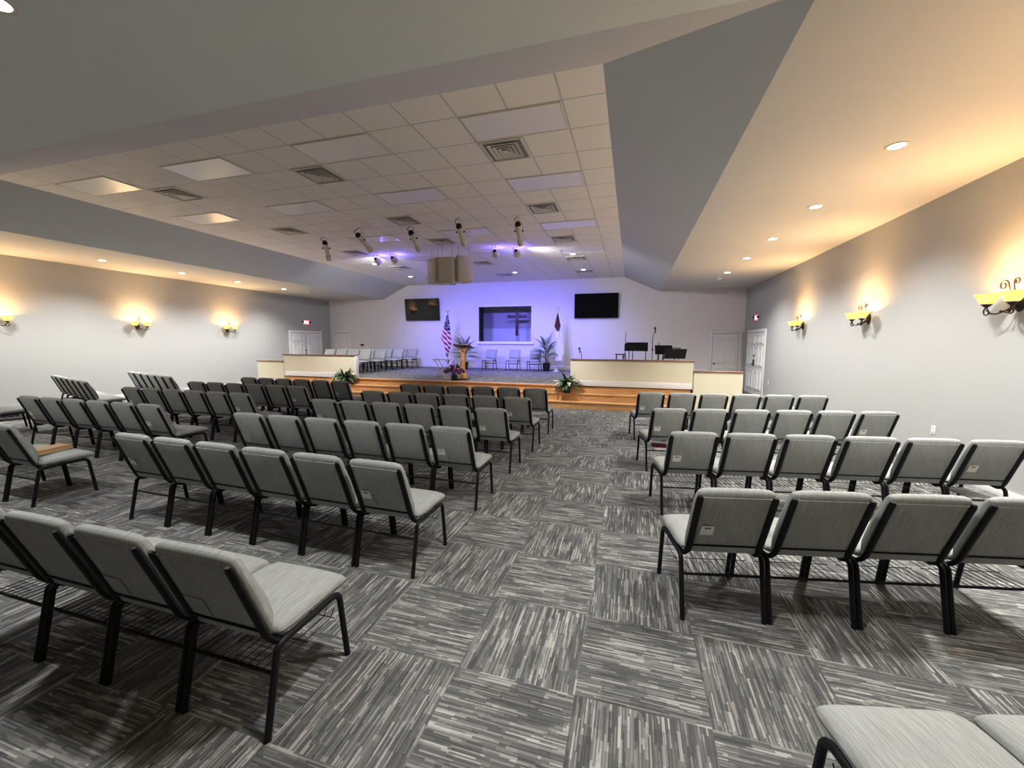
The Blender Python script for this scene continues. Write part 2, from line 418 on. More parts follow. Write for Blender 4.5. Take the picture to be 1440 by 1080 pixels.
# ------------------------------------------------------------------ doors
def door_leaf(parent, x0, x1, z1, y=0.0, knob=None):
    """six-panel leaf in the local x-z plane, front at -y"""
    leaf = MB(); leaf.box(x0, x1, y, y + .04, .01, z1)
    W = x1 - x0; st = W * .13; pw = (W - 3 * st) / 2
    for i in range(2):
        a = x0 + st + i * (pw + st)
        for (b0, b1) in ((.22, .80), (.98, 1.58), (1.70, 1.93)):
            b0, b1 = b0 / 2.05 * z1, b1 / 2.05 * z1
            g = .04
            leaf.box(a, a + g, y - .034, y, b0, b1); leaf.box(a + pw - g, a + pw, y - .034, y, b0, b1)
            leaf.box(a + g, a + pw - g, y - .034, y, b0, b0 + g); leaf.box(a + g, a + pw - g, y - .034, y, b1 - g, b1)
            leaf.bbox(a + .05, a + pw - .05, y - .008, y + .001, b0 + .05, b1 - .05, .006, 1)
    o = leaf.obj('door_leaf', M['white'], parent)
    if knob is not None:
        R = Matrix.Translation((knob, y - .03, .97)) @ Matrix.Rotation(radians(90), 4, 'X')
        MB().lathe([(.0, -.03), (.028, -.03), (.028, -.022), (.01, -.02), (.01, .0), (.03, .01), (.034, .03), (.02, .045), (0, .047)], 14, R, False).obj('door_knob', M['bronze'], o)
    return o
def doorset(name, loc, rz, W, H, two, label, knob, lever=False):
    o = struct(empty(name, loc, rz), label)
    c = MB(); t = .09
    c.bbox(-W / 2 - t, -W / 2, -.03, .02, 0, H + t, .006); c.bbox(W / 2, W / 2 + t, -.03, .02, 0, H + t, .006)
    c.bbox(-W / 2, W / 2, -.03, .02, H, H + t, .006)
    c.obj('door_casing', M['white'], o)
    MB().box(-W / 2, W / 2, .0, .004, 0, H).obj('door_gap', M['blackmatte'], o)
    if two:
        door_leaf(o, -W / 2 + .012, -.012, H - .015, -.012, None); door_leaf(o, .012, W / 2 - .012, H - .015, -.012, None)
        k = MB(); k.bbox(-.10, -.05, -.05, -.012, .98, 1.20, .006); k.tube([(-.075, -.05, 1.05), (-.075, -.085, 1.05), (-.19, -.09, 1.05)], .011, 8)
        k.obj('door_handle', M['bronze'], o)
        MB().lathe([(0, -.02), (.03, -.02), (.03, .02), (0, .02)], 14, Matrix.Translation((-.075, -.03, 1.32)) @ Matrix.Rotation(pi / 2, 4, 'X'), False).obj('deadbolt', M['bronze'], o)
    else:
        door_leaf(o, -W / 2 + .012, W / 2 - .012, H - .015, -.012, knob)
    return o
doorset('door_1', (XR - .03, 15.56, 0), -pi / 2, 1.86, 2.12, True, 'white double doors in the right wall', None)
doorset('door_2', (XL + .03, 15.62, 0), pi / 2, 1.80, 2.14, True, 'white double doors in the left wall', None)
doorset('door_3', (3.443, YB - .03, 0), 0, .92, 2.12, False, 'white six-panel door at the right end of the stage wall', -.38)
doorset('door_4', (-13.98, YB - .03, 0), 0, .92, 2.17, False, 'white six-panel door at the left end of the stage wall', .38)

# ------------------------------------------------------------------ chairs
def chair_meshes():
    me = {}
    V, F = cushion(.498, .455, .072, 7, 2.4, .018)
    V = [Vector((p.x, p.y, p.z - .016 * max(0, (p.y / .2275)) ** 3)) for p in V]
    R = Matrix.Translation((0, .315, .432)) @ Matrix.Rotation(radians(1.5), 4, 'X')
    b = MB(); b.add([R @ p for p in V], F); me['seat'] = b.mesh('seat', M['fabric'])
    # backrest: pillow in a leaning plane; local y runs up the back, z points to the front
    lean = math.atan2(.170, .448)
    B = Matrix.Translation((0, .004, .636)) @ Matrix.Rotation(pi / 2 + lean, 4, 'X') @ Matrix.Scale(-1, 4, Vector((0, 0, 1)))
    # B maps local +y -> up along back, local +z -> front
    V, F = cushion(.458, .478, .060, 10, 2.0, 0, 30)
    V2 = []
    for p in V:
        t = p.y / .2375
        z = p.z
        if z > 0:
            k = min(1, max(0, (t + .78) / .22)); k = sqrt(k * (2 - k))
            z = k * (z + (.028 * max(0, 1 - ((t + .25) / .8) ** 2) + .008) * max(0, 1 - abs(p.x / .229) ** 7)) + (1 - k) * z * .25
        x = p.x * (1 - .03 * max(0, t) ** 6)
        V2.append(Vector((x, p.y + .004, z + .006)))
    b = MB(); b.add([B @ p for p in V2], F); me['backrest'] = b.mesh('backrest', M['fabric'])
    b = MB(); b.bbox(-.205, .205, -.232, .205, -.0246, -.010, .003, 2, B); me['back_panel'] = b.mesh('back_panel', M['fabric'])
    for s, nm in ((-1, 'pl'), (1, 'pr')):
        x = s * .209
        top = B @ Vector((x, .217, -.025)); low = B @ Vector((x, -.215, -.026))
        path = fillet([top, low, (s * .222, low.y + .05, .372), (s * .2385, .20, .382)], .06, 6)
        b = MB(); path.insert(1, path[0].lerp(path[1], .05)); b.tube(path, [.013] + [.021] * (len(path) - 1), 12, .65); me[nm] = b.mesh('back_post', M['black'])
    a0, a1 = B @ Vector((-.205, -.172, -.028)), B @ Vector((.205, -.172, -.028))
    b = MB(); b.tube([a0, a1], .0065, 6); me['back_rail'] = b.mesh('back_rail', M['black'])
    for s, nm in ((-1, 'l'), (1, 'r')):
        x = s * .2435
        p = fillet([(x, .0, .0), (x, .075, .372), (x, .12, .386), (x, .285, .388)], .06, 6)
        b = MB(); b.tube(p, .0143, 10, 1.15)
        me['leg_r' + nm] = b.mesh('leg', M['black'])
        p = fillet([(x, .285, .388), (x, .462, .392), (x, .512, .0)], .055, 6)
        b = MB(); b.tube(p, .0143, 10, 1.15)
        me['leg_f' + nm] = b.mesh('leg', M['black'])
    for s in 'lr':
        for q, yy in (('r', .003), ('f', .510)):
            b = MB(); b.lathe([(.0, 0), (.0150, 0), (.0148, .012), (.0, .013)], 10, Matrix.Translation(((-1 if s == 'l' else 1) * .2435, yy, 0)), False); me['glide_' + q + s] = b.mesh('glide', M['blackmatte'])
    b = MB(); b.tube([(-.243, .054, .268), (.243, .054, .268)], .0085, 8); me['stretcher'] = b.mesh('stretcher', M['black'])
    b = MB()
    for k in range(11):
        x = -.215 + k * .43 / 10
        b.tube(fillet([(x, .056, .270), (x, .30, .262), (x, .43, .262), (x, .455, .30)], .02, 3), .0025, 5)
    for y in (.25, .43): b.tube([(-.235, y, .265), (.235, y, .265)], .0025, 5)
    me['book_rack'] = b.mesh('book_rack', M['black'])
    b = MB(); b.bbox(-.180, -.065, -.150, -.040, -.030, -.026, .002, 1, B); me['card_pocket'] = b.mesh('card_pocket', M['fabric'])
    return me, B
CH, BACK = chair_meshes()
CHAIR_PARTS = (('seat', 'seat'), ('backrest', 'backrest'), ('back_panel', 'back_panel'), ('back_post', 'pl'), ('back_post', 'pr'), ('back_rail', 'back_rail'),
               ('leg', 'leg_rl'), ('leg', 'leg_rr'), ('leg', 'leg_fl'), ('leg', 'leg_fr'), ('stretcher', 'stretcher'), ('book_rack', 'book_rack'))
def chair_proto():
    r = D.objects.new('stacking_chair', None); r.empty_display_size = .1
    ps = []
    for nm, k in CHAIR_PARTS:
        o = D.objects.new(nm, CH[k]); o.parent = r
        g = None
        if nm == 'leg':
            g = D.objects.new('glide', CH['glide_' + k[4:]]); g.parent = o
        ps.append((o, g))
    return r, ps
PROTO, PROTO_PARTS = chair_proto()
first = [True]
def chair(x, y, rz, label, group, z=0.0, pocket=False):
    r = PROTO if first[0] else PROTO.copy()
    C.objects.link(r); r.location = (x, y, z); r.rotation_euler = (0, 0, rz)
    for p, g in PROTO_PARTS:
        q = p if first[0] else p.copy()
        q.parent = r; C.objects.link(q)
        if g is not None:
            h = g if first[0] else g.copy()
            h.parent = q; C.objects.link(h)
    first[0] = False
    r['label'] = label; r['category'] = 'chair'; r['group'] = group
    if pocket:
        q = D.objects.new('card_pocket', CH['card_pocket']); q.parent = r; C.objects.link(q)
    return r
ORD = ['', 'first', 'second', 'third', 'fourth', 'fifth', 'sixth', 'seventh']
card_mesh = None
def card(ch, kind, label):
    """offering card standing in the pocket on a chair's back"""
    global card_mesh
    if card_mesh is None:
        b = MB(); b.bbox(-.166, -.090, -.08, -.008, -.0330, -.0303, .0006, 1, BACK); card_mesh = b.mesh('offering_card', M['card'])
        b = MB(); b.box(-.144, -.126, -.032, -.020, -.0335, -.0330, BACK); b.box(-.123, -.108, -.030, -.021, -.0335, -.0330, BACK); card.ink = b.mesh('printed_mark', M['ink'])
    o = D.objects.new('offering_card', card_mesh); C.objects.link(o)
    o.location = ch.location; o.rotation_euler = ch.rotation_euler
    if kind == 'white': o.data = card_mesh.copy(); o.data.materials[0] = M['paper']
    q = D.objects.new('printed_mark', card.ink); C.objects.link(q); q.parent = o
    tag(o, label, 'card', 'cards in the chair back pockets')
P_ = .52
def row(block, xe, ye, ang, n, side, rowname, pockets=(), cards=(), ref='centre aisle', first_n=0):
    """side=-1: first chair at the aisle and the row runs toward -x; side=+1 toward +x"""
    ux, uy = cos(ang), sin(ang); out = []
    for i in range(n):
        d = side * (P_ * (i + .5))
        x, y = xe + ux * d, ye + uy * d
        k = i + 1
        lab = 'grey chair, %s from the %s, %s row, %s' % (ORD[k], ref, rowname, block)
        c = chair(x, y, ang, lab, 'rows of grey chairs', 0, k in pockets or k in cards)
        if k in cards: card(c, 'white' if k == 1 else 'cream', 'small card in the back pocket of the %s %s-row chair, %s' % (ORD[k], rowname.split()[0], block))
        out.append(c)
    return out
XE = -1.452
RN = ['front', 'second', 'third', 'fourth', 'fifth', 'sixth']
MBk = 'middle block'
rA = row(MBk, XE + .03, 1.215, .0, 4, -1, 'sixth', (1, 2))
rB = row(MBk, XE, 2.47, -.028, 6, -1, 'fifth', (), (1, 6))
rC = row(MBk, XE, 3.71, .0, 6, -1, 'fourth', (6,), (1,))
rD = row(MBk, XE - .01, 4.95, .0, 6, -1, 'third', (), (1, 6))
rE = row(MBk, XE + .02, 6.09, .0, 6, -1, 'second', (), (1,))
rF = row(MBk, XE + .01, 7.40, .015, 6, -1, 'front')
RBk = 'right block'
rZ = row(RBk, .752, 1.032, .22, 2, 1, 'fifth')
rRA = row(RBk, .342, 2.562, .208, 4, 1, 'fourth', (), (1,))
rRB = row(RBk, .330, 4.165, .178, 6, 1, 'third', (), (1, 6))
rRC = row(RBk, .232, 5.60, .225, 6, 1, 'second', (), (1, 6))
rRD = row(RBk, .082, 7.38, .170, 6, 1, 'front', (), (1,))
LBk = 'left block'
rL1 = row(LBk, -5.81, 2.455, -.03, 2, -1, 'fifth', (), (), 'left aisle')
rL2 = row(LBk, -5.895, 3.83, -.005, 6, -1, 'fourth', (), (1, 6), 'left aisle')
rL3 = row(LBk, -5.885, 5.13, -.01, 6, -1, 'third', (), (1, 6), 'left aisle')
rL4 = row(LBk, -5.865, 6.29, -.005, 6, -1, 'second', (), (1,), 'left aisle')
rL5 = row(LBk, -5.80, 7.41, -.02, 6, -1, 'front', (), (1,), 'left aisle')
WBk = 'angled block by left wall'
rQ = row(WBk, -10.45, 6.99, -.288, 6, -1, 'front', (), (), 'left block')
rP = row(WBk, -10.75, 5.57, -.288, 6, -1, 'second', (), (), 'left block')
rR = row(WBk, -10.68, 4.12, -.288, 2, -1, 'third', (), (), 'left block')
# chairs on the stage
for i, (x, y) in enumerate(((-5.80, 16.55), (-4.75, 16.55), (-3.83, 16.50))):
    chair(x, y, pi + .02, 'grey chair on the stage under the niche, %s of three from the pulpit side' % ORD[i + 1], 'three chairs under the niche', STZ)
for k, y in enumerate((12.90, 13.85, 15.10, 16.30)):
    for i in range(4):
        chair(-9.47 - .525 * i, y, pi, 'grey choir chair on the stage, %s from the pulpit side, %s row from the front' % (ORD[i + 1], ORD[k + 1]), 'choir chairs on the stage', STZ)

# ------------------------------------------------------------------ things on chairs
def on_chair(ch, dx, dy, dz):
    R = Matrix.Rotation(ch.rotation_euler.z, 4, 'Z'); v = R @ Vector((dx, dy, dz)); return (ch.location.x + v.x, ch.location.y + v.y, ch.location.z + v.z)
o = empty('hardback_book', on_chair(rL1[0], -.03, .25, .487), radians(14), 'thick tan hardback book lying on an aisle chair seat', 'book')
MB().bbox(-.085, .085, -.19, .19, .0, .045, .004).obj('page_block', M['pages'], o)
b = MB(); b.bbox(-.09, .092, -.195, .195, .044, .050, .002); b.obj('cover', M['book'], o)
p = MB().bbox(-.11, .11, -.14, .14, 0, .004, .001).obj('paper_sheet', M['paper']); p.location = on_chair(rL1[0], -.135, .33, .486); p.rotation_euler = (0, 0, .25)
tag(p, 'white paper sheet lying beside the tan book on the chair', 'paper')
p = MB()
p.grid(lambda u, v: Vector(((.035 + .008 * sin(v * 9)) * cos(2 * pi * u) * (1.0 - .5 * max(0, v - .7) / .3) * min(1, 6 * v + .3), .03 * sin(2 * pi * u) * min(1, 6 * v + .3), .25 * v)), 16, 14)
p = p.obj('purple_pouch', M['purple']); p.location = on_chair(rRA[1], -.222, .20, .470); p.rotation_euler = (radians(14), 0, 0)
tag(p, 'small purple cloth pouch standing on a right block chair seat', 'pouch')
def rack_paper(ch, m, label, dx, dy, rz, nm, dz=.272):
    q = MB().bbox(-.10, .10, -.13, .13, 0, .006, .001).obj(nm, m); q.location = on_chair(ch, dx, dy, dz); q.rotation_euler = (0, 0, ch.rotation_euler.z + rz)
    tag(q, label, 'paper', 'papers in the wire racks under chairs')
rack_paper(rRB[5], M['paper'], 'white bulletin in the wire rack of the wall-end chair, third right row', .08, .25, .1, 'bulletin')
rack_paper(rRC[0], M['paper'], 'white leaflet in the wire rack of the aisle chair, second right row', -.02, .22, .2, 'leaflet')
rack_paper(rRC[0], M['red'], 'red leaflet lying on the white one in an aisle chair rack', -.0, .30, -.2, 'leaflet', .279)

# ------------------------------------------------------------------ ceiling fittings
def panel(cx, cy, label):
    o = empty('ceiling_light_panel', (cx, cy, HC), 0, label, 'ceiling light', 'flush light panels in the tile ceiling')
    f = MB(); w, h, t = .612, .30, .018
    f.box(-w, w, -h, -h + t, -.010, 0); f.box(-w, w, h - t, h, -.010, 0); f.box(-w, -w + t, -h + t, h - t, -.010, 0); f.box(w - t, w, -h + t, h - t, -.010, 0)
    f.obj('frame', M['offwhite'], o)
    MB().box(-w + t, w - t, -h + t, h - t, -.006, 0).obj('diffuser', M['panel'], o)
gx = lambda c: -.834 - .628 * c
gy = lambda r: 4.734 + .632 * r
rn = {.5: 'nearest', 3.5: 'second', 7.5: 'third', 11.5: 'back'}
for c, nm in ((1, 'right slope'), (5, 'right-of-centre'), (9, 'left-of-centre'), (13, 'left slope')):
    for r in (.5, 3.5, 7.5, 11.5):
        if c == 13 and r > 4: continue
        panel(gx(c), gy(r), 'flush ceiling light panel, %s row, column %s' % (rn[r], {1: 'beside the right slope', 5: 'second from the right slope', 9: 'third from the right slope', 13: 'beside the left slope'}[c]))
def vent_meshes():
    f = MB(); a = .30
    f.box(-a, a, -a, -a + .03, -.014, 0); f.box(-a, a, a - .03, a, -.014, 0); f.box(-a, -a + .03, -a + .03, a - .03, -.014, 0); f.box(a - .03, a, -a + .03, a - .03, -.014, 0)
    fm = f.mesh('frame', M['offwhite'])
    bk = MB().box(-a + .03, a - .03, -a + .03, a - .03, -.002, 0).mesh('backing', M['ventdark'])
    l = MB()
    for k, s in enumerate((.215, .155, .095)):
        t = .075
        for q in range(4):
            R = Matrix.Rotation(q * pi / 2, 4, 'Z')
            pts = [(-s, -s, -.020), (s, -s, -.020), (s - t * .55, -s + t * .55, -.010), (-s + t * .55, -s + t * .55, -.010)]
            l.prism([R @ Vector(p) for p in pts], (0, 0, .002))
    l.box(-.04, .04, -.04, .04, -.026, -.018)
    lm = l.mesh('louvres', M['offwhite'])
    return fm, bk, lm
VM = vent_meshes()
for c, cn in ((1.5, 'right'), (6.5, 'middle'), (11.5, 'left')):
    for r, nmr in ((1.5, 'nearest'), (5.5, 'second'), (9.4, 'third'), (13.3, 'fourth'), (17.1, 'farthest')):
        if c == 6.5 and r == 9.4: r = 8.5
        o = empty('ceiling_vent', (gx(c), gy(r), HC), 0, 'square louvred ceiling vent, %s of the %s line' % (nmr, cn), 'vent', 'louvred vents in the tile ceiling')
        inst(VM[0], 'frame', o); inst(VM[1], 'backing', o); inst(VM[2], 'louvres', o)
def lamp(kind, name, parent, loc, energy, col, rot=None, **k):
    l = D.lights.new(name, kind); l.energy = energy; l.color = col
    for a, v in k.items(): setattr(l, a, v)
    o = D.objects.new(name, l); C.objects.link(o); o.location = loc
    if rot: o.rotation_euler = rot
    if parent is not None: o.parent = parent
    return o
ring = MB().lathe([(.072, .0), (.072, -.006), (.088, -.010), (.10, -.006), (.10, 0)], 28, None, False).mesh('trim_ring', M['offwhite'])
lensm = MB().lathe([(.0, -.004), (.073, -.004), (.073, -.001), (0, -.001)], 28, None, False).mesh('lens', M['lens'])
lensd = MB().lathe([(.0, -.004), (.073, -.004), (.073, -.001), (0, -.001)], 28, None, False).mesh('lens', M['lensdim'])
def downlight(x, y, z, label, energy, col=(1, .985, .95), spot=138, lit=True):
    o = empty('ceiling_downlight', (x, y, z), 0, label, 'ceiling light', 'round recessed lights')
    inst(ring, 'trim_ring', o); inst(lensm if lit else lensd, 'lens', o)
    if lit:
        lamp('SPOT', 'downlight_lamp', o, (0, 0, -.03), energy, col, None, spot_size=radians(spot), spot_blend=1.0, shadow_soft_size=.16)
ES = 222
for i, y in enumerate((3.43, 5.40, 7.36, 9.30, 11.20, 13.23)):
    downlight(2.585, y, HS, 'round recessed light in the right soffit, %s from the stage wall' % ORD[6 - i], ES)
for i, y in enumerate((5.35, 7.29, 9.23, 11.06, 13.02)):
    downlight(-13.18, y, HS, 'round recessed light in the left soffit, %s from the stage wall' % ORD[5 - i], ES)
for i, x in enumerate((-.2, -3.83, -7.45, -11.0)):
    downlight(x, 1.70, HS, 'round recessed light in the near soffit, %s from the right' % ORD[i + 1], 132)
for x, y, lab in ((-1.78, 12.5, 'bright recessed light over the stage, nearer one of the right pair'), (-1.78, 15.17, 'bright recessed light over the stage, farther one of the right pair'),
               (-4.35, 15.12, 'bright recessed light over the stage, behind the hanging speakers'), (-8.54, 12.3, 'bright recessed light over the stage, nearer one of the left pair'),
               (-8.75, 15.0, 'bright recessed light over the stage, farther one of the left pair')):
    downlight(x, y, HC, lab, 55, (1, .97, .95), 150)
def detector(x, y, lab):
    o = MB().lathe([(.0, -.045), (.05, -.045), (.06, -.03), (.068, -.012), (.068, 0), (0, 0)], 20, None, False).obj('smoke_detector', M['white']); o.location = (x, y, HS); tag(o, lab, 'smoke detector', 'smoke detectors')
detector(2.555, 14.27, 'white smoke detector on the right soffit past the last light')
detector(-12.99, 14.07, 'white smoke detector on the left soffit past the last light')
o = empty('return_grille', (3.1, 16.2, HS), 0, 'thin white air grille on the right soffit by the stage wall', 'vent')
f = MB(); f.box(-.42, .42, -.09, -.07, -.012, 0); f.box(-.42, .42, .07, .09, -.012, 0); f.box(-.42, -.40, -.07, .07, -.012, 0); f.box(.40, .42, -.07, .07, -.012, 0); f.obj('frame', M['white'], o)
f = MB()
for k in range(5): f.box(-.40, .40, -.06 + k * .03, -.045 + k * .03, -.008, -.002)
f.obj('louvres', M['offwhite'], o)

# theatre spots
AIM = Vector((-5.0, 14.5, 1.6))
def theatre_spot(x, y, label, aim, L=.50, e=140, w=42):
    o = empty('stage_spotlight', (x, y, HC), 0, label, 'stage light', 'long stage spotlights hung from the ceiling')
    piv = Vector((0, .08, -.27))
    d = (aim - (Vector((x, y, HC)) + piv)).normalized()
    q = d.to_track_quat('Z', 'Y').to_matrix().to_4x4()
    Rm = Matrix.Translation(piv) @ q
    MB().lathe([(.0, -.12), (.062, -.12), (.066, -.10), (.066, .03), (.055, .05), (.055, .20), (.068, .21), (.068, L - .18), (.060, L - .18), (.0, L - .20)], 20, Rm, False).obj('body', M['offwhite'], o)
    bd = o.children[-1] if o.children else o
    MB().lathe([(.0, -.20), (.03, -.20), (.052, -.185), (.064, -.15), (.064, -.118), (0, -.118)], 18, Rm, False).obj('rear_cap', M['blackmatte'], o)
    side = (Rm.to_3x3() @ Vector((1, 0, 0))).normalized()
    y_ = MB(); a, b = piv + side * .085, piv - side * .085
    y_.tube(fillet([a, a + Vector((0, -.01, .16)), b + Vector((0, -.01, .16)), b], .02, 3), .007, 6)
    y_.tube([Vector((0, .07, -.11)), Vector((0, .05, 0))], .011, 8); y_.obj('yoke', M['offwhite'], o)
    for s in (a, b):
        MB().lathe([(0, -.015), (.018, -.015), (.018, .015), (0, .015)], 10, Matrix.Translation(s) @ side.to_track_quat('Z', 'Y').to_matrix().to_4x4(), False).obj('knob', M['blackmatte'], o)
    lamp('SPOT', 'spotlight_lamp', o, Rm @ Vector((0, 0, L - .15)), e, (1.0, .95, .95), (Rm.to_3x3() @ Matrix.Rotation(pi, 3, 'X')).to_euler(), spot_size=radians(w), spot_blend=1.0, shadow_soft_size=.06)
    back = Rm @ Vector((0, 0, -.19))
    MB().tube(fillet([back, back + Vector((-.06, -.05, .02)), Vector((-.07, -.02, -.04)), (0, 0, 0)], .05, 5), .007, 6).obj('power_cord', M['blackmatte'], o)
for x, y, lab, aim, e, w in ((-7.65, 8.88, 'leftmost long white stage spotlight hung from the ceiling', Vector((-8.6, 11.3, .6)), 200, 76),
        (-6.22, 8.42, 'second long white stage spotlight from the left', Vector((-5.0, 12.2, .9)), 80, 34), (-4.955, 8.60, 'middle one of five long white stage spotlights', Vector((-4.6, 12.0, .6)), 80, 40),
        (-3.67, 8.36, 'fourth long white stage spotlight from the left', Vector((-4.0, 12.6, .6)), 80, 34), (-2.42, 8.62, 'rightmost long white stage spotlight hung from the ceiling', Vector((-2.5, 11.3, .6)), 200, 76)):
    theatre_spot(x, y, lab, aim, .50, e, w)
def par_can(x, y, label):
    o = empty('par_light', (x, y, HC), 0, label, 'stage light', 'small round stage lights hung near the speakers')
    d = (Vector((x * .75 - 1.35, YB, .9)) - Vector((x, y, HC - .2))).normalized()
    Rm = Matrix.Translation((0, .02, -.20)) @ d.to_track_quat('Z', 'Y').to_matrix().to_4x4()
    MB().lathe([(.0, -.09), (.05, -.085), (.085, -.04), (.095, .02), (.098, .10), (.088, .10), (.0, .06)], 20, Rm, False).obj('body', M['offwhite'], o)
    MB().lathe([(.0, -.115), (.03, -.115), (.05, -.085), (0, -.085)], 14, Rm, False).obj('rear_cap', M['blackmatte'], o)
    y_ = MB(); y_.tube(fillet([(-.105, .02, -.20), (-.105, 0, -.06), (.105, 0, -.06), (.105, .02, -.20)], .02, 3), .006, 6); y_.tube([(0, 0, -.06), (0, 0, 0)], .010, 8); y_.obj('yoke', M['offwhite'], o)
    MB().tube(fillet([(0, -.08, -.17), (-.04, -.12, -.10), (-.05, -.05, 0)], .04, 4), .006, 6).obj('power_cord', M['blackmatte'], o)
    return o, d
for x, y, lab in ((-7.52, 10.95, 'first round stage light left of the hanging speakers'), (-6.93, 10.92, 'round stage light just left of the hanging speakers'),
                  (-3.70, 10.88, 'round stage light just right of the hanging speakers'), (-3.13, 11.0, 'second round stage light right of the hanging speakers')):
    o, d = par_can(x, y, lab)
    lamp('SPOT', 'blue_wash_lamp', o, (0, .02 + d.y * .13, -.20 + d.z * .13), 290, (.165, .15, 1.0), d.to_track_quat('-Z', 'Y').to_euler(), spot_size=radians(82), spot_blend=1.0, shadow_soft_size=.06)
    far = abs(x + 5.3) > 1.9
    e = Vector(((-1 if x < -5.3 else 1) * (6.8 if far else 3.4), 6.4, -1.9)).normalized()
    lamp('SPOT', 'white_wash_lamp', o, (0, .02 + e.y * .13, -.20 + e.z * .13), 110 if far else 20, (1.0, .97, .97), e.to_track_quat('-Z', 'Y').to_euler(), spot_size=radians(92), spot_blend=1.0, shadow_soft_size=.06)  # extra white spot added at each par to brighten the stage wall
    lamp('POINT', 'blue_glow_lamp', o, (0, .26, -.22), 4, (.20, .14, 1.0), None, shadow_soft_size=.04)

# hanging speaker cluster
def speaker(x, y, rz, label, zt, H=.70):
    o = empty('hanging_loudspeaker', (x, y, zt - H), rz, label, 'loudspeaker', 'loudspeakers hung over the stage front')
    out = [(-.215, 0, 0), (.215, 0, 0), (.215, .16, 0), (.11, .42, 0), (-.11, .42, 0), (-.215, .16, 0)]
    b = MB(); b.prism(out, (0, 0, H)); b.obj('cabinet', M['speaker'], o)
    g = MB(); g.bbox(-.20, .20, -.022, 0, .03, H - .03, .008); g.obj('grille', M['speaker'], o)
    t = MB(); t.bbox(-.215, .215, -.03, .02, -.018, .004, .004); t.obj('bottom_lip', M['offwhite'], o)
    for sx in (-.16, .16): MB().tube([(sx, .1, H), (sx * .9, .12, HC - (zt - H))], .004, 6).obj('hanging_cable', M['blackmatte'], o)
    return o
speaker(-4.98, 10.42, -.03, 'middle beige loudspeaker of the hanging cluster', 4.05)
speaker(-5.50, 10.60, -.50, 'left beige loudspeaker of the hanging cluster', 4.08)
speaker(-4.49, 10.64, .70, 'right beige loudspeaker of the hanging cluster', 4.10)

# ------------------------------------------------------------------ sconces
def spiral(c, r0, r1, a0, a1, n=16, pl='yz'):
    out = []
    for i in range(n + 1):
        t = i / n; a = a0 + (a1 - a0) * t; r = r0 + (r1 - r0) * t
        u, v = c[0] + r * cos(a), c[1] + r * sin(a)
        out.append((u, v))
    return out
def sconce_meshes():
    me = {}
    b = MB(); prof = [(.0, .0), (.062, .0), (.066, .008), (.055, .02), (.03, .034), (.0, .036)]
    R = Matrix.Rotation(-pi / 2, 4, 'X') @ Matrix.Scale(1.5, 4, Vector((0, 1, 0)))
    b.lathe(prof, 20, R, False); me['plate'] = b.mesh('backplate', M['bronze'])
    for s, nm in ((-1, 'al'), (1, 'ar')):
        b = MB()
        pth = [(0, .03, -.01), (s * .025, .09, -.07), (s * .07, .15, -.115), (s * .125, .18, -.105), (s * .165, .185, -.03)]
        q = fillet(pth, .04, 4); b.tube(q, .0085, 8)
        sp = spiral((s * .150, -.085), .055, .012, pi / 2 if s > 0 else pi / 2, pi / 2 - s * 2.2 * pi)
        b.tube([(u, .185, v) for u, v in sp], .008, 7)
        b.lathe([(.0, -.012), (.016, -.012), (.045, .018), (.05, .024), (.0, .024)], 16, Matrix.Translation((s * .165, .185, -.02)), False)
        me[nm] = b.mesh('arm', M['bronze'])
        shp = [(.035, .002), (.056, .010), (.070, .035), (.082, .065), (.098, .092), (.118, .112), (.113, .113), (.094, .096), (.077, .068), (.065, .038), (.052, .015), (.035, .006)]
        b = MB(); b.lathe(shp + [shp[0]], 28, Matrix.Translation((s * .165, .185, .002)), False); me['s' + nm] = b.mesh('glass_shade', M['amber'])
    b = MB()
    sp = spiral((.045, .20), .062, .016, pi, pi - 2.6 * pi)
    b.tube([(0, .035, .02), (-.012, .10, .09)] + [(u - .0, .13, v) for u, v in sp], .0085, 7)
    sp = spiral((-.035, .235), .040, .012, 0, 2.4 * pi)
    b.tube([(0, .035, .03), (.008, .06, .13)] + [(u, .075, v) for u, v in sp], .0075, 7)
    b.lathe([(0, -.018), (.014, -.012), (.018, 0), (.014, .012), (0, .018)], 10, Matrix.Translation((0, .16, -.09)), False)
    b.tube([(0, .035, -.04), (0, .11, -.10), (0, .16, -.09)], .0065, 7)
    me['scroll'] = b.mesh('scroll', M['bronze'])
    return me
SM = sconce_meshes()
def sconce(x, y, rz, label):
    o = empty('wall_sconce', (x, y, 2.17), rz, label, 'wall lamp', 'two-light bronze wall sconces')
    inst(SM['plate'], 'backplate', o); inst(SM['scroll'], 'scroll', o)
    for k in ('al', 'ar'):
        ar = inst(SM[k], 'arm', o); sh = inst(SM['s' + k], 'glass_shade', ar)
        s = -1 if k == 'al' else 1
        lamp('POINT', 'sconce_bulb', o, (s * .165, .185, .075), 5.5, (1, .54, .17), None, shadow_soft_size=.028)
        lamp('SPOT', 'sconce_uplight', o, (s * .165, .195, .10), 18, (1, .68, .36), (radians(180 - 30), 0, 0), spot_size=radians(150), spot_blend=1.0, shadow_soft_size=.03)  # extra spot added to each sconce to warm soffit and ceiling
so = ('nearest', 'middle', 'farthest', 'fourth from stage', 'rearmost')
for i, y in enumerate((5.89, 8.86, 11.78, 2.95, .0)):  # last two continue the row out of view, added for ceiling light
    sconce(XR, y, pi / 2, 'bronze two-shade sconce on the right wall, %s of the %s' % (so[i], 'three in view' if i < 3 else 'row'))
    sconce(XL, y, -pi / 2, 'bronze two-shade sconce on the left wall, %s of the %s' % (so[i], 'three in view' if i < 3 else 'row'))

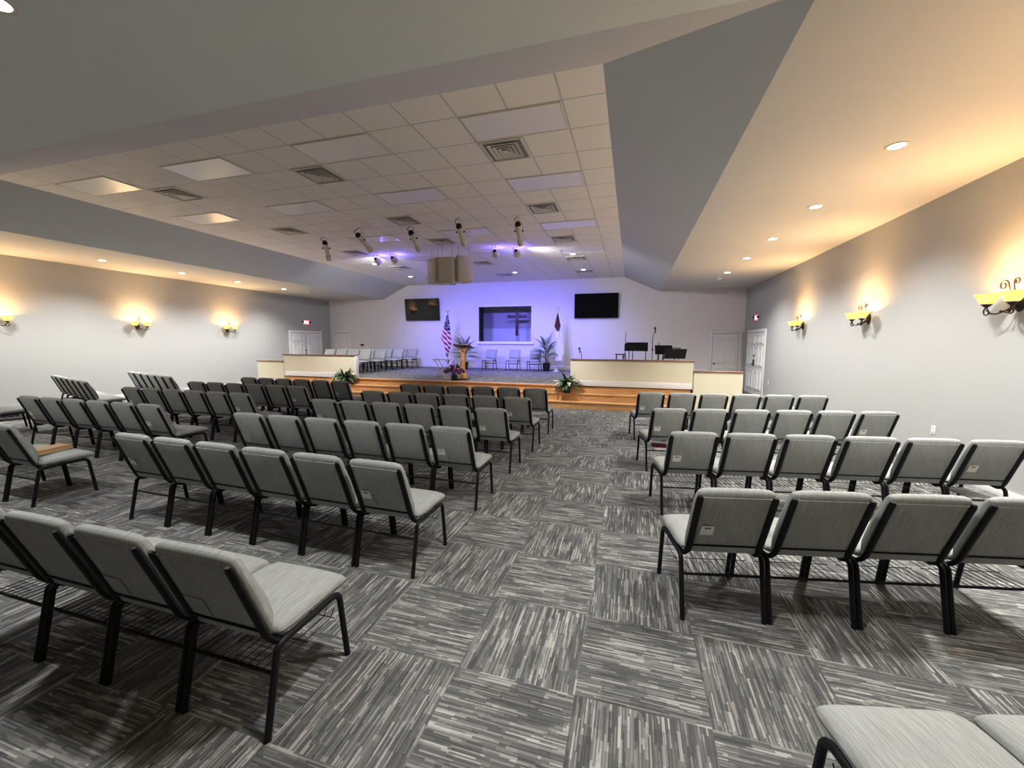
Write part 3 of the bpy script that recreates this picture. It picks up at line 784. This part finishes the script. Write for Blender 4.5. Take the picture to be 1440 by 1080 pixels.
# ------------------------------------------------------------------ exit signs, plates, screens
def exit_sign(x, y, z, rz, label):
    o = empty('exit_sign', (x, y, z), rz, label, 'exit sign', 'red exit signs')
    MB().bbox(-.16, .16, -.05, 0, -.10, .10, .01).obj('housing', M['white'], o)
    fc = MB().box(-.145, .145, -.054, -.05, -.085, .085).obj('face', M['exit'], o)
    cu = D.curves.new('exit_text', 'FONT'); cu.body = 'EXIT'; cu.size = .145; cu.align_x = 'CENTER'; cu.align_y = 'CENTER'; cu.extrude = .002
    tmp = D.objects.new('lettering_curve', cu); C.objects.link(tmp); cu.materials.append(M['exitletter'])
    bpy.context.view_layer.update()
    me = D.meshes.new_from_object(tmp.evaluated_get(bpy.context.evaluated_depsgraph_get())); D.objects.remove(tmp); D.curves.remove(cu)
    if not me.materials: me.materials.append(M['exitletter'])
    t = inst(me, 'lettering', fc); t.location = (0, -.0565, 0); t.rotation_euler = (pi / 2, 0, 0)
    for s in (-1, 1):
        h = MB(); R = Matrix.Translation((s * .21, -.05, .02)) @ Matrix.Rotation(pi / 2, 4, 'X')
        h.lathe([(0, -.02), (.03, -.02), (.042, .04), (.0, .045)], 14, R, False); h.tube([(s * .15, -.03, .02), (s * .2, -.03, .02)], .008, 6); h.obj('lamp_head', M['blackmatte'], o)
exit_sign(XR, 15.67, 2.61, -pi / 2, 'glowing red exit sign above the right double doors')
exit_sign(XL, 15.66, 2.62, pi / 2, 'glowing red exit sign above the left double doors')
def outlet(x, y, z, rz, label):
    o = empty('wall_outlet', (x, y, z), rz, label, 'outlet', 'white wall outlets')
    MB().bbox(-.04, .04, -.008, 0, -.062, .062, .003).obj('cover_plate', M['white'], o)
    for q in (-.026, .026):
        MB().bbox(-.018, .018, -.011, -.007, q - .016, q + .016, .002).obj('socket', M['offwhite'], o)
outlet(XR, 6.98, .53, -pi / 2, 'white outlet low on the right wall behind the third row')
outlet(XR, 14.13, .54, -pi / 2, 'white outlet low on the right wall beside the double doors')
tag(MB().bbox(-12.90, -12.74, YB - .04, YB, 1.54, 1.63, .006).obj('mounted_thermostat', M['blackmatte']), 'small dark thermostat on the stage wall above choir chairs', 'thermostat')
def tv(xc, zc, W, H, tilt, label):
    o = empty('wall_television', (xc, YB, zc), 0, label, 'television', 'wall-mounted televisions')
    R = Matrix.Translation((0, -.13, 0)) @ Matrix.Rotation(tilt, 4, 'X')
    MB().bbox(-W / 2, W / 2, -.03, .03, -H / 2, H / 2, .008, 2, R).obj('bezel', M['blackmatte'], o)
    MB().box(-W / 2 + .015, W / 2 - .015, -.0325, -.03, -H / 2 + .03, H / 2 - .015, R).obj('screen', M['screen'], o)
    MB().box(-.25, .25, .0, .13, -.2, .2).obj('wall_mount', M['blackmatte'], o)
tv(-9.42, 3.24, 1.74, 1.0, radians(6), 'large black wall television left of the niche')
tv(-1.455, 3.255, 1.77, 1.0, radians(4), 'large black wall television right of the niche')

# ------------------------------------------------------------------ pulpit, table, flowers, plants
o = empty('pulpit', (-5.03, 11.72, STZ), .0, 'oak column pulpit with dark slanted desk on the stage', 'pulpit')
MB().lathe([(0, 0), (.20, 0), (.20, .025), (.185, .035), (0, .035)], 32, None, False).obj('base_plate', M['darkwood'], o)
MB().lathe([(.0, .035), (.135, .035), (.125, .09), (.095, .17), (.07, .25), (.06, .32), (0, .32)], 28, None, False).obj('foot', M['oakz'], o)
b = MB(); b.bbox(-.052, .052, -.05, .05, .28, .90, .01)
b.prism([(-.052, -.05, .86), (.052, -.05, .86), (.125, -.05, .985), (-.125, -.05, .985)], (0, .10, 0)); b.obj('column', M['oakz'], o)
R = Matrix.Translation((0, 0, 1.03)) @ Matrix.Rotation(radians(-15), 4, 'X')
b = MB(); b.bbox(-.27, .27, -.20, .20, -.018, .018, .008, 2, R); b.bbox(-.27, .27, .195, .215, -.018, .04, .005, 2, R); b.obj('desk', M['darkwood'], o)
b = MB(); b.box(-.007, .007, -.057, -.05, .88, .95); b.box(-.022, .022, -.057, -.05, .918, .931); b.obj('cross_emblem', M['darkwood'], o)
b = MB(); b.tube(fillet([(-.06, .18, 1.02), (-.06, .17, 1.20), (-.20, .10, 1.27)], .06, 5), .006, 6); b.lathe([(0, -.03), (.012, -.03), (.014, .02), (0, .03)], 10, Matrix.Translation((-.21, .095, 1.275)) @ Matrix.Rotation(pi / 2, 4, 'Y'), False); b.obj('gooseneck_microphone', M['blackmatte'], o)
b = MB(); b.lathe([(0, -.012), (.012, -.012), (.016, 0), (.012, .012), (0, .012)], 12, Matrix.Translation((-.02, -.245, 1.0)), False); b.obj('reading_lamp', M['gold'], o)

o = empty('folding_table', (-5.87, 11.95, STZ), .05, 'small pale wood folding tray table beside the pulpit', 'table')
MB().bbox(-.27, .27, -.19, .19, .585, .605, .006).obj('tray_top', M['tablewood'], o)
for s in (-1, 1):
    for (a, b_) in ((-.20, .17), (.20, -.17)):
        MB().tube([(a, s * .15, .585), (b_, s * .15, .0)], .011, 8).obj('leg', M['tablewood'], o)
MB().tube([(-.17, -.15, .06), (-.17, .15, .06)], .008, 6).obj('stretcher', M['tablewood'], o)

def blob(b, c, r, jag=.25, n=7):
    bm = bmesh.new(); bmesh.ops.create_icosphere(bm, subdivisions=1, radius=r)
    for v in bm.verts: v.co = v.co * (1 + random.uniform(-jag, jag)) + Vector(c)
    bm.verts.index_update(); b.add([v.co.copy() for v in bm.verts], [[q.index for q in f.verts] for f in bm.faces]); bm.free()
def leaf(b, base, d, L, W, droop, fold=.15, n=6, twist=0):
    """one blade-shaped leaf arching from base along horizontal direction d"""
    d = Vector(d).normalized(); up = Vector((0, 0, 1)); side = d.cross(up)
    if side.length < .01: side = Vector((1, 0, 0))
    side.normalize(); side = (side + up * twist).normalized(); vs = []; p = Vector(base); t_ = d.copy()
    for i in range(n + 1):
        t = i / n; w = W * sin(pi * min(1, t * .93 + .07)) ** .8 * (1 if t < 1 else .05)
        q = t_.cross(side).normalized()
        vs += [p - side * w / 2, p - q * (w * fold), p + side * w / 2]
        p = p + t_ * (L / n); t_ = (t_ + Vector((0, 0, -droop / n))).normalized()
    fs = []
    for i in range(n):
        a = i * 3; fs += [(a, a + 3, a + 4, a + 1), (a + 1, a + 4, a + 5, a + 2)]
    b.add(vs, fs)
o = empty('flower_arrangement', (-5.14, 11.27, STZ), 0, 'plum and yellow flower arrangement in a black pot by the pulpit', 'flowers')
MB().lathe([(0, 0), (.085, 0), (.095, .02), (.10, .12), (.085, .17), (.075, .18), (.0, .17)], 22, None, False).obj('pot', M['pot'], o)
b = MB()
for k in range(120):
    a = random.uniform(0, 2 * pi); r = .32 * sqrt(random.random()); h = .22 + .24 * (1 - (r / .34) ** 2) * random.uniform(.4, 1.15)
    blob(b, (r * cos(a), r * sin(a) * .8, h), random.uniform(.026, .048), .4)
for k in range(16):
    a = random.uniform(0, 2 * pi); r = random.uniform(.1, .26); h = random.uniform(.42, .60)
    b.tube([(r * .5 * cos(a), r * .5 * sin(a), .25), (r * cos(a), r * sin(a), h)], .003, 5); blob(b, (r * cos(a), r * sin(a), h), .02, .5)
b.obj('plum_blossoms', M['plum'], o)
b = MB()
for (x, y, z) in ((.24, -.08, .24), (.28, -.02, .20), (.22, .05, .27), (-.25, -.12, .12), (-.20, -.14, .07), (.22, -.10, .15), (.25, -.12, .09), (-.30, -.05, .18)):
    for q in range(6):
        a = q * pi / 3; leaf(b, (x, y, z), (cos(a), sin(a), .5), .085, .035, 1.2, n=4)
b.obj('yellow_blossoms', M['yellowflower'], o)
b = MB()
for (x, y, z) in ((.14, -.02, .36), (.19, .02, .33), (.08, -.1, .38)): blob(b, (x, y, z), .035, .3)
b.obj('pink_blossoms', M['pink'], o)
b = MB()
for k in range(14):
    a = random.uniform(0, 2 * pi); leaf(b, (0, 0, .17), (cos(a), sin(a), .5), .3, .05, 1.2)
b.obj('leaves', M['leafgreen'], o)

def palm(x, y, label, seed, H=1.35, lean=1.0):
    random.seed(seed)
    o = empty('potted_palm', (x, y, STZ), 0, label, 'potted plant', 'potted palms on the stage')
    MB().lathe([(0, 0), (.12, 0), (.13, .02), (.165, .30), (.175, .32), (.165, .33), (.15, .30), (0, .30)], 24, None, False).obj('pot', M['pot'], o)
    MB().lathe([(0, .285), (.152, .285), (.152, .302), (0, .308)], 20, None, False).obj('soil', M['soil'], o)
    st = MB(); fr = MB()
    for k in range(3):
        a = k * 2.1 + .4; st.tube([(.03 * cos(a), .03 * sin(a), .29), (.05 * cos(a), .05 * sin(a), .6), (.07 * cos(a), .07 * sin(a), .85)], [.018, .014, .01], 8)
    for k in range(26):
        a = k * 2.399 + random.uniform(-.3, .3); t = k / 25
        z0 = .45 + .5 * t; el = .55 + .75 * t + random.uniform(-.15, .15)
        d = Vector((cos(a) * cos(el), sin(a) * cos(el), sin(el))); p = Vector((.04 * cos(a), .04 * sin(a), z0)); L = random.uniform(.55, .78); n = 12
        rach = [p.copy()]
        for i in range(n):
            p = p + d * (L / n); d = (d + Vector((0, 0, -.10))).normalized(); rach.append(p.copy())
        fr.tube(rach, [.006 * (1 - i / n) + .002 for i in range(n + 1)], 5)
        for i in range(3, n + 1):
            tt = (rach[i] - rach[i - 1]).normalized(); sd = tt.cross(Vector((0, 0, 1))).normalized()
            ll = .22 * sin(pi * (.25 + .7 * i / n))
            for s in (-1, 1): leaf(fr, rach[i], tt * .75 + sd * s * .8, ll, .048, .9, .1, 4)
    st.obj('stem', M['stem'], o); fr.obj('fronds', M['palmleaf'], o)
palm(-3.34, 16.38, 'potted feathery palm beside the white flag', 3)
palm(-6.85, 16.10, 'potted feathery palm behind the pulpit', 11)

def lily(x, y, z, label, seed):
    random.seed(seed)
    o = empty('potted_plant', (x, y, z), 0, label, 'potted plant', 'leafy plants at the ends of the steps')
    MB().lathe([(0, 0), (.085, 0), (.09, .01), (.115, .17), (.122, .175), (.122, .19), (.11, .19), (.105, .17), (0, .165)], 22, None, False).obj('pot', M['pot'], o)
    MB().lathe([(0, .160), (.104, .160), (.104, .172), (0, .176)], 18, None, False).obj('soil', M['soil'], o)
    g = MB(); w = MB()
    for k in range(46):
        a = random.uniform(0, 2 * pi); el = random.uniform(.35, 1.35)
        d = (cos(a) * cos(el), sin(a) * cos(el), sin(el)); base = (.04 * cos(a), .04 * sin(a), .17)
        leaf(g, base, d, random.uniform(.34, .50), random.uniform(.07, .105), random.uniform(1.0, 2.0), .15, 7)
    for k in range(11):
        a = -pi / 2 + random.uniform(-1.5, 1.5); el = random.uniform(.5, 1.2)
        d = (cos(a) * cos(el), sin(a) * cos(el), sin(el))
        leaf(w, (.05 * cos(a), .05 * sin(a), .19), d, random.uniform(.34, .46), .095, random.uniform(1.4, 2.2), .15, 7)
    g.obj('leaves', M['leafgreen'], o); w.obj('pale_leaves', M['leafpale'], o)
lily(-1.63, 10.83, .38, 'leafy plant in black pot on the steps before the music stands', 5)
lily(-8.72, 10.83, .38, 'leafy plant on the steps before the choir chairs', 9)

# ------------------------------------------------------------------ flags
def flag_us(x, y):
    o = empty('flag_stand', (x, y, STZ), 0, 'striped flag with starred blue canton on a pole by the pulpit', 'flag')
    MB().lathe([(0, 0), (.14, 0), (.14, .02), (.06, .05), (.03, .10), (0, .10)], 24, None, False).obj('stand_base', M['gold'], o)
    MB().tube([(0, 0, .05), (0, 0, 2.36)], .013, 10).obj('pole', M['gold'], o)
    b = MB(); b.lathe([(0, 2.35), (.025, 2.36), (.03, 2.38), (.015, 2.40), (0, 2.41)], 12, None, False)
    b.prism([(0, -.008, 2.40), (.075, -.008, 2.48), (.06, -.008, 2.51), (.02, -.008, 2.46), (0, -.008, 2.49), (-.02, -.008, 2.46), (-.06, -.008, 2.51), (-.075, -.008, 2.48)], (0, .016, 0)); b.obj('eagle_finial', M['gold'], o)
    zt = 2.30
    def left(t): return -.045 - .30 * min(1, t / .95) ** 1.1 if t < .95 else -.345 + .30 * ((t - .95) / .85) ** .8
    def right(t): return .05 + .10 * min(1, t / 1.1) if t < 1.3 else .15 - .20 * (t - 1.3) / .5
    nu, nv = 26, 40; vs = []; uvs = []
    for i in range(nu + 1):
        for j in range(nv + 1):
            t = 1.80 * j / nv; u = i / nu; xx = left(t) + (right(t) - left(t)) * u
            yy = -.03 + .045 * sin(u * 13 + t * 1.3) * min(1, t * 2)
            vs.append((xx, yy, zt - t)); uvs.append(((t - 1.0 * xx) / 1.35, (t - .62) + 1.3 * (xx * -1 - .05) if xx < -.05 else t - .62 - .5 * max(0, xx)))
    fs = [(i * (nv + 1) + j, (i + 1) * (nv + 1) + j, (i + 1) * (nv + 1) + j + 1, i * (nv + 1) + j + 1) for i in range(nu) for j in range(nv)]
    me = D.meshes.new('flag_cloth'); me.from_pydata(vs, [], fs); me.materials.append(M['flag'])
    uvl = me.uv_layers.new(name='UVMap')
    for l in me.loops: uvl.data[l.index].uv = uvs[l.vertex_index]
    for p in me.polygons: p.use_smooth = True
    inst(me, 'flag_cloth', o)
flag_us(-7.55, 15.95)
o = empty('flag_stand', (-2.87, 16.05, STZ), 0, 'furled white flag with maroon corner on a cross-topped pole', 'flag')
MB().lathe([(0, 0), (.15, 0), (.15, .02), (.07, .05), (.035, .13), (0, .13)], 24, None, False).obj('stand_base', M['silver'], o)
MB().tube([(0, 0, .05), (.04, 0, 2.38)], .013, 10).obj('pole', M['silver'], o)
b = MB(); b.box(.032, .056, -.008, .008, 2.38, 2.60); b.box(-.03, .118, -.008, .008, 2.49, 2.515); b.obj('cross_finial', M['gold'], o)
def drape(u, t):
    zz = 2.30 - 1.85 * t; wl = -.02 - .05 * min(1, t * 2); wr = .09 + .22 * t * (1 if t < .85 else 1 - (t - .85) * 3)
    return Vector((wl + (wr - wl) * u + .03 * t, -.04 + .045 * sin(u * 12 + t) * min(1, 4 * t), zz))
MB().grid(drape, 26, 24).obj('flag_cloth', M['whitecloth'], o)
def canton(u, t):
    h = .72; wv = (.015 + .115 * min(1, t / .72)) * (1 if t < .72 else max(.05, 1 - (t - .72) / .28))
    return Vector((.045 + wv * (2 * u - 1), -.105 - .02 * sin(u * 9), 2.32 - h * t))
MB().grid(canton, 14, 16).obj('flag_corner', M['maroon'], o)

# ------------------------------------------------------------------ music corner
def music_stand(x, y, W, H, zc, tilt, rz, label, posts=1):
    o = empty('music_stand', (x, y, STZ), rz, label, 'music stand', 'black music stands')
    R = Matrix.Translation((0, 0, zc)) @ Matrix.Rotation(tilt, 4, 'X')
    b = MB(); b.bbox(-W / 2, W / 2, -.006, .006, -H / 2, H / 2, .004, 1, R); b.obj('desk', M['blackmatte'], o)
    b = MB(); b.bbox(-W / 2, W / 2, -.006, .05, -H / 2 - .006, -H / 2 + .006, .003, 1, R); b.obj('ledge', M['blackmatte'], o)
    for px in ([0] if posts == 1 else [-.12, .26]):
        MB().tube([(px, .04, .12), (px, .03, zc)], .012, 8).obj('post', M['black'], o)
        for k in range(3):
            a = k * 2 * pi / 3 + .3; MB().tube(fillet([(px, .04, .26), (px + .02 * cos(a), .04 + .02 * sin(a), .14), (px + .26 * cos(a), .04 + .26 * sin(a), .006)], .05, 4), .009, 6).obj('leg', M['black'], o)
    return o
music_stand(.155, 13.0, .64, .27, 1.05, radians(14), -.06, 'wide black music stand desk, largest one behind the half wall', 2)
music_stand(-.07, 13.5, .30, .23, 1.03, radians(8), .12, 'narrow black music stand just left of the wide one')
music_stand(.93, 13.1, .50, .30, .96, radians(24), -.22, 'black music stand right of the tall microphone stand')
music_stand(1.20, 12.4, .60, .30, .86, radians(24), .22, 'black music stand nearest the right door, lowest of four')
def mic_stand(x, y, H, label, boom=None, tall=False):
    o = empty('microphone_stand', (x, y, STZ), 0, label, 'microphone stand', 'microphone stands')
    MB().lathe([(0, 0), (.13, 0), (.13, .015), (.03, .035), (0, .035)], 22, None, False).obj('stand_base', M['black'], o)
    MB().tube([(0, 0, .02), (0, 0, H)], .010, 8).obj('pole', M['black'], o)
    top = Vector((0, 0, H))
    MB().lathe([(0, -.05), (.02, -.045), (.022, .02), (0, .03)], 10, Matrix.Translation((0, 0, H * .72)), False).obj('clutch', M['blackmatte'], o)
    if boom:
        MB().tube([top, Vector(boom)], .008, 8).obj('boom', M['black'], o); top = Vector(boom)
    MB().lathe([(0, -.10), (.013, -.10), (.017, .02), (.03, .03), (.032, .06), (.02, .085), (0, .088)], 14, Matrix.Translation(top) @ Matrix.Rotation(-.15, 4, 'Y'), False).obj('microphone', M['blackmatte'], o)
mic_stand(.60, 12.9, 1.36, 'tall black microphone stand between the music stands', (.06, -.03, 1.55))
mic_stand(-1.51, 12.9, .84, 'short microphone stand at the left end of the half wall', (-.06, -.02, .93))
o = empty('boom_stand', (-.20, 13.9, STZ), 0, 'black tripod stand with a thin upright rod behind the narrow music stand', 'stand')
MB().tube([(0, 0, .25), (0, 0, 1.50)], .009, 8).obj('pole', M['black'], o)
for k in range(3):
    a = k * 2 * pi / 3 + .9; MB().tube([(0, 0, .85), (.07 * cos(a), .07 * sin(a), .5), (.30 * cos(a), .30 * sin(a), .006)], .010, 6).obj('leg', M['black'], o)
o = empty('keyboard_stand', (1.28, 13.9, STZ), 0, 'low black frame stand with a level top bar behind the music stands', 'stand')
MB().tube([(-.34, 0, 1.02), (.22, 0, 1.00)], .016, 8).obj('top_bar', M['black'], o)
for s in (-.30, .18): MB().tube([(s, 0, 1.01), (s - .03, 0, .006)], .011, 8).obj('leg', M['black'], o)
o = empty('wooden_stool', (-.38, 14.5, STZ), .1, 'small dark wooden stool left of the music stands', 'stool')
MB().bbox(-.16, .16, -.15, .15, .755, .79, .01).obj('seat', M['darkwood'], o)
for sx in (-1, 1):
    for sy in (-1, 1): MB().tube([(sx * .11, sy * .10, .755), (sx * .14, sy * .13, .0)], .016, 8).obj('leg', M['darkwood'], o)
o = empty('acoustic_guitar', (.80, 13.65, STZ), .3, 'brown guitar standing upright behind the music stands', 'guitar')
prof = [(0, 0, 0), (.15, 0, .03), (.19, 0, .14), (.16, 0, .26), (.115, 0, .33), (.14, 0, .42), (.12, 0, .49), (.03, 0, .52), (-.03, 0, .52), (-.12, 0, .49), (-.14, 0, .42), (-.115, 0, .33), (-.16, 0, .26), (-.19, 0, .14), (-.15, 0, .03)]
MB().prism([(p[0], -.05, p[2] + .12) for p in prof], (0, .10, 0)).obj('body', M['brown'], o)
MB().bbox(-.025, .025, -.065, -.045, .50, 1.02, .004).obj('neck', M['darkwood'], o)
MB().prism([(-.03, -.065, 1.02), (.03, -.065, 1.02), (.045, -.065, 1.19), (-.045, -.065, 1.19)], (0, .018, 0)).obj('headstock', M['brown'], o)
b = MB(); b.tube(fillet([(-.14, -.12, 0.006), (-.10, -.10, .10), (-.05, -.06, .11)], .02, 3), .008, 6); b.tube(fillet([(.14, -.12, .006), (.10, -.10, .10), (.05, -.06, .11)], .02, 3), .008, 6)
b.tube([(-.10, -.07, .105), (.10, -.07, .105)], .008, 6); b.tube([(0, -.06, .105), (0, .22, .006)], .008, 6); b.tube([(-.14, .06, .006), (.14, .06, .006)], .006, 6); b.obj('guitar_stand', M['black'], o)
b = MB(); b.tube([Vector((1.38 + .12 * sin(t * .9), 11.62 + .15 * cos(t * .7) + .04 * t, STZ + .012 + 0 * t)) for t in [k * .35 for k in range(26)]], .006, 6)
tag(b.obj('microphone_cable', M['blackmatte']), 'thin black cable lying on the stage by the right half wall', 'cable')

# ------------------------------------------------------------------ world, camera, colour management
w = D.worlds.new('world'); bpy.context.scene.world = w; w.use_nodes = True
w.node_tree.nodes['Background'].inputs[0].default_value = (.93, .97, 1.0, 1)
w.node_tree.nodes['Background'].inputs[1].default_value = .05
f, yaw, pitch, roll = 569.5139, .2856, .1001, .0055
cam = D.cameras.new('camera'); cam.sensor_fit = 'HORIZONTAL'; cam.sensor_width = 36; cam.lens = f * 36 / 1440; cam.clip_start = .05; cam.clip_end = 200
co = D.objects.new('camera', cam); C.objects.link(co)
co.matrix_world = Matrix.Translation((0, 0, 1.7)) @ (Matrix.Rotation(yaw, 4, 'Z') @ Matrix.Rotation(pi / 2 - pitch, 4, 'X') @ Matrix.Rotation(roll, 4, 'Z'))
bpy.context.scene.camera = co
sc = bpy.context.scene
sc.view_settings.view_transform = 'Standard'; sc.view_settings.look = 'None'
sc.view_settings.exposure = 1.78; sc.view_settings.gamma = 1.0; sc.view_settings.use_curve_mapping = False
sc.cycles.use_denoising = True
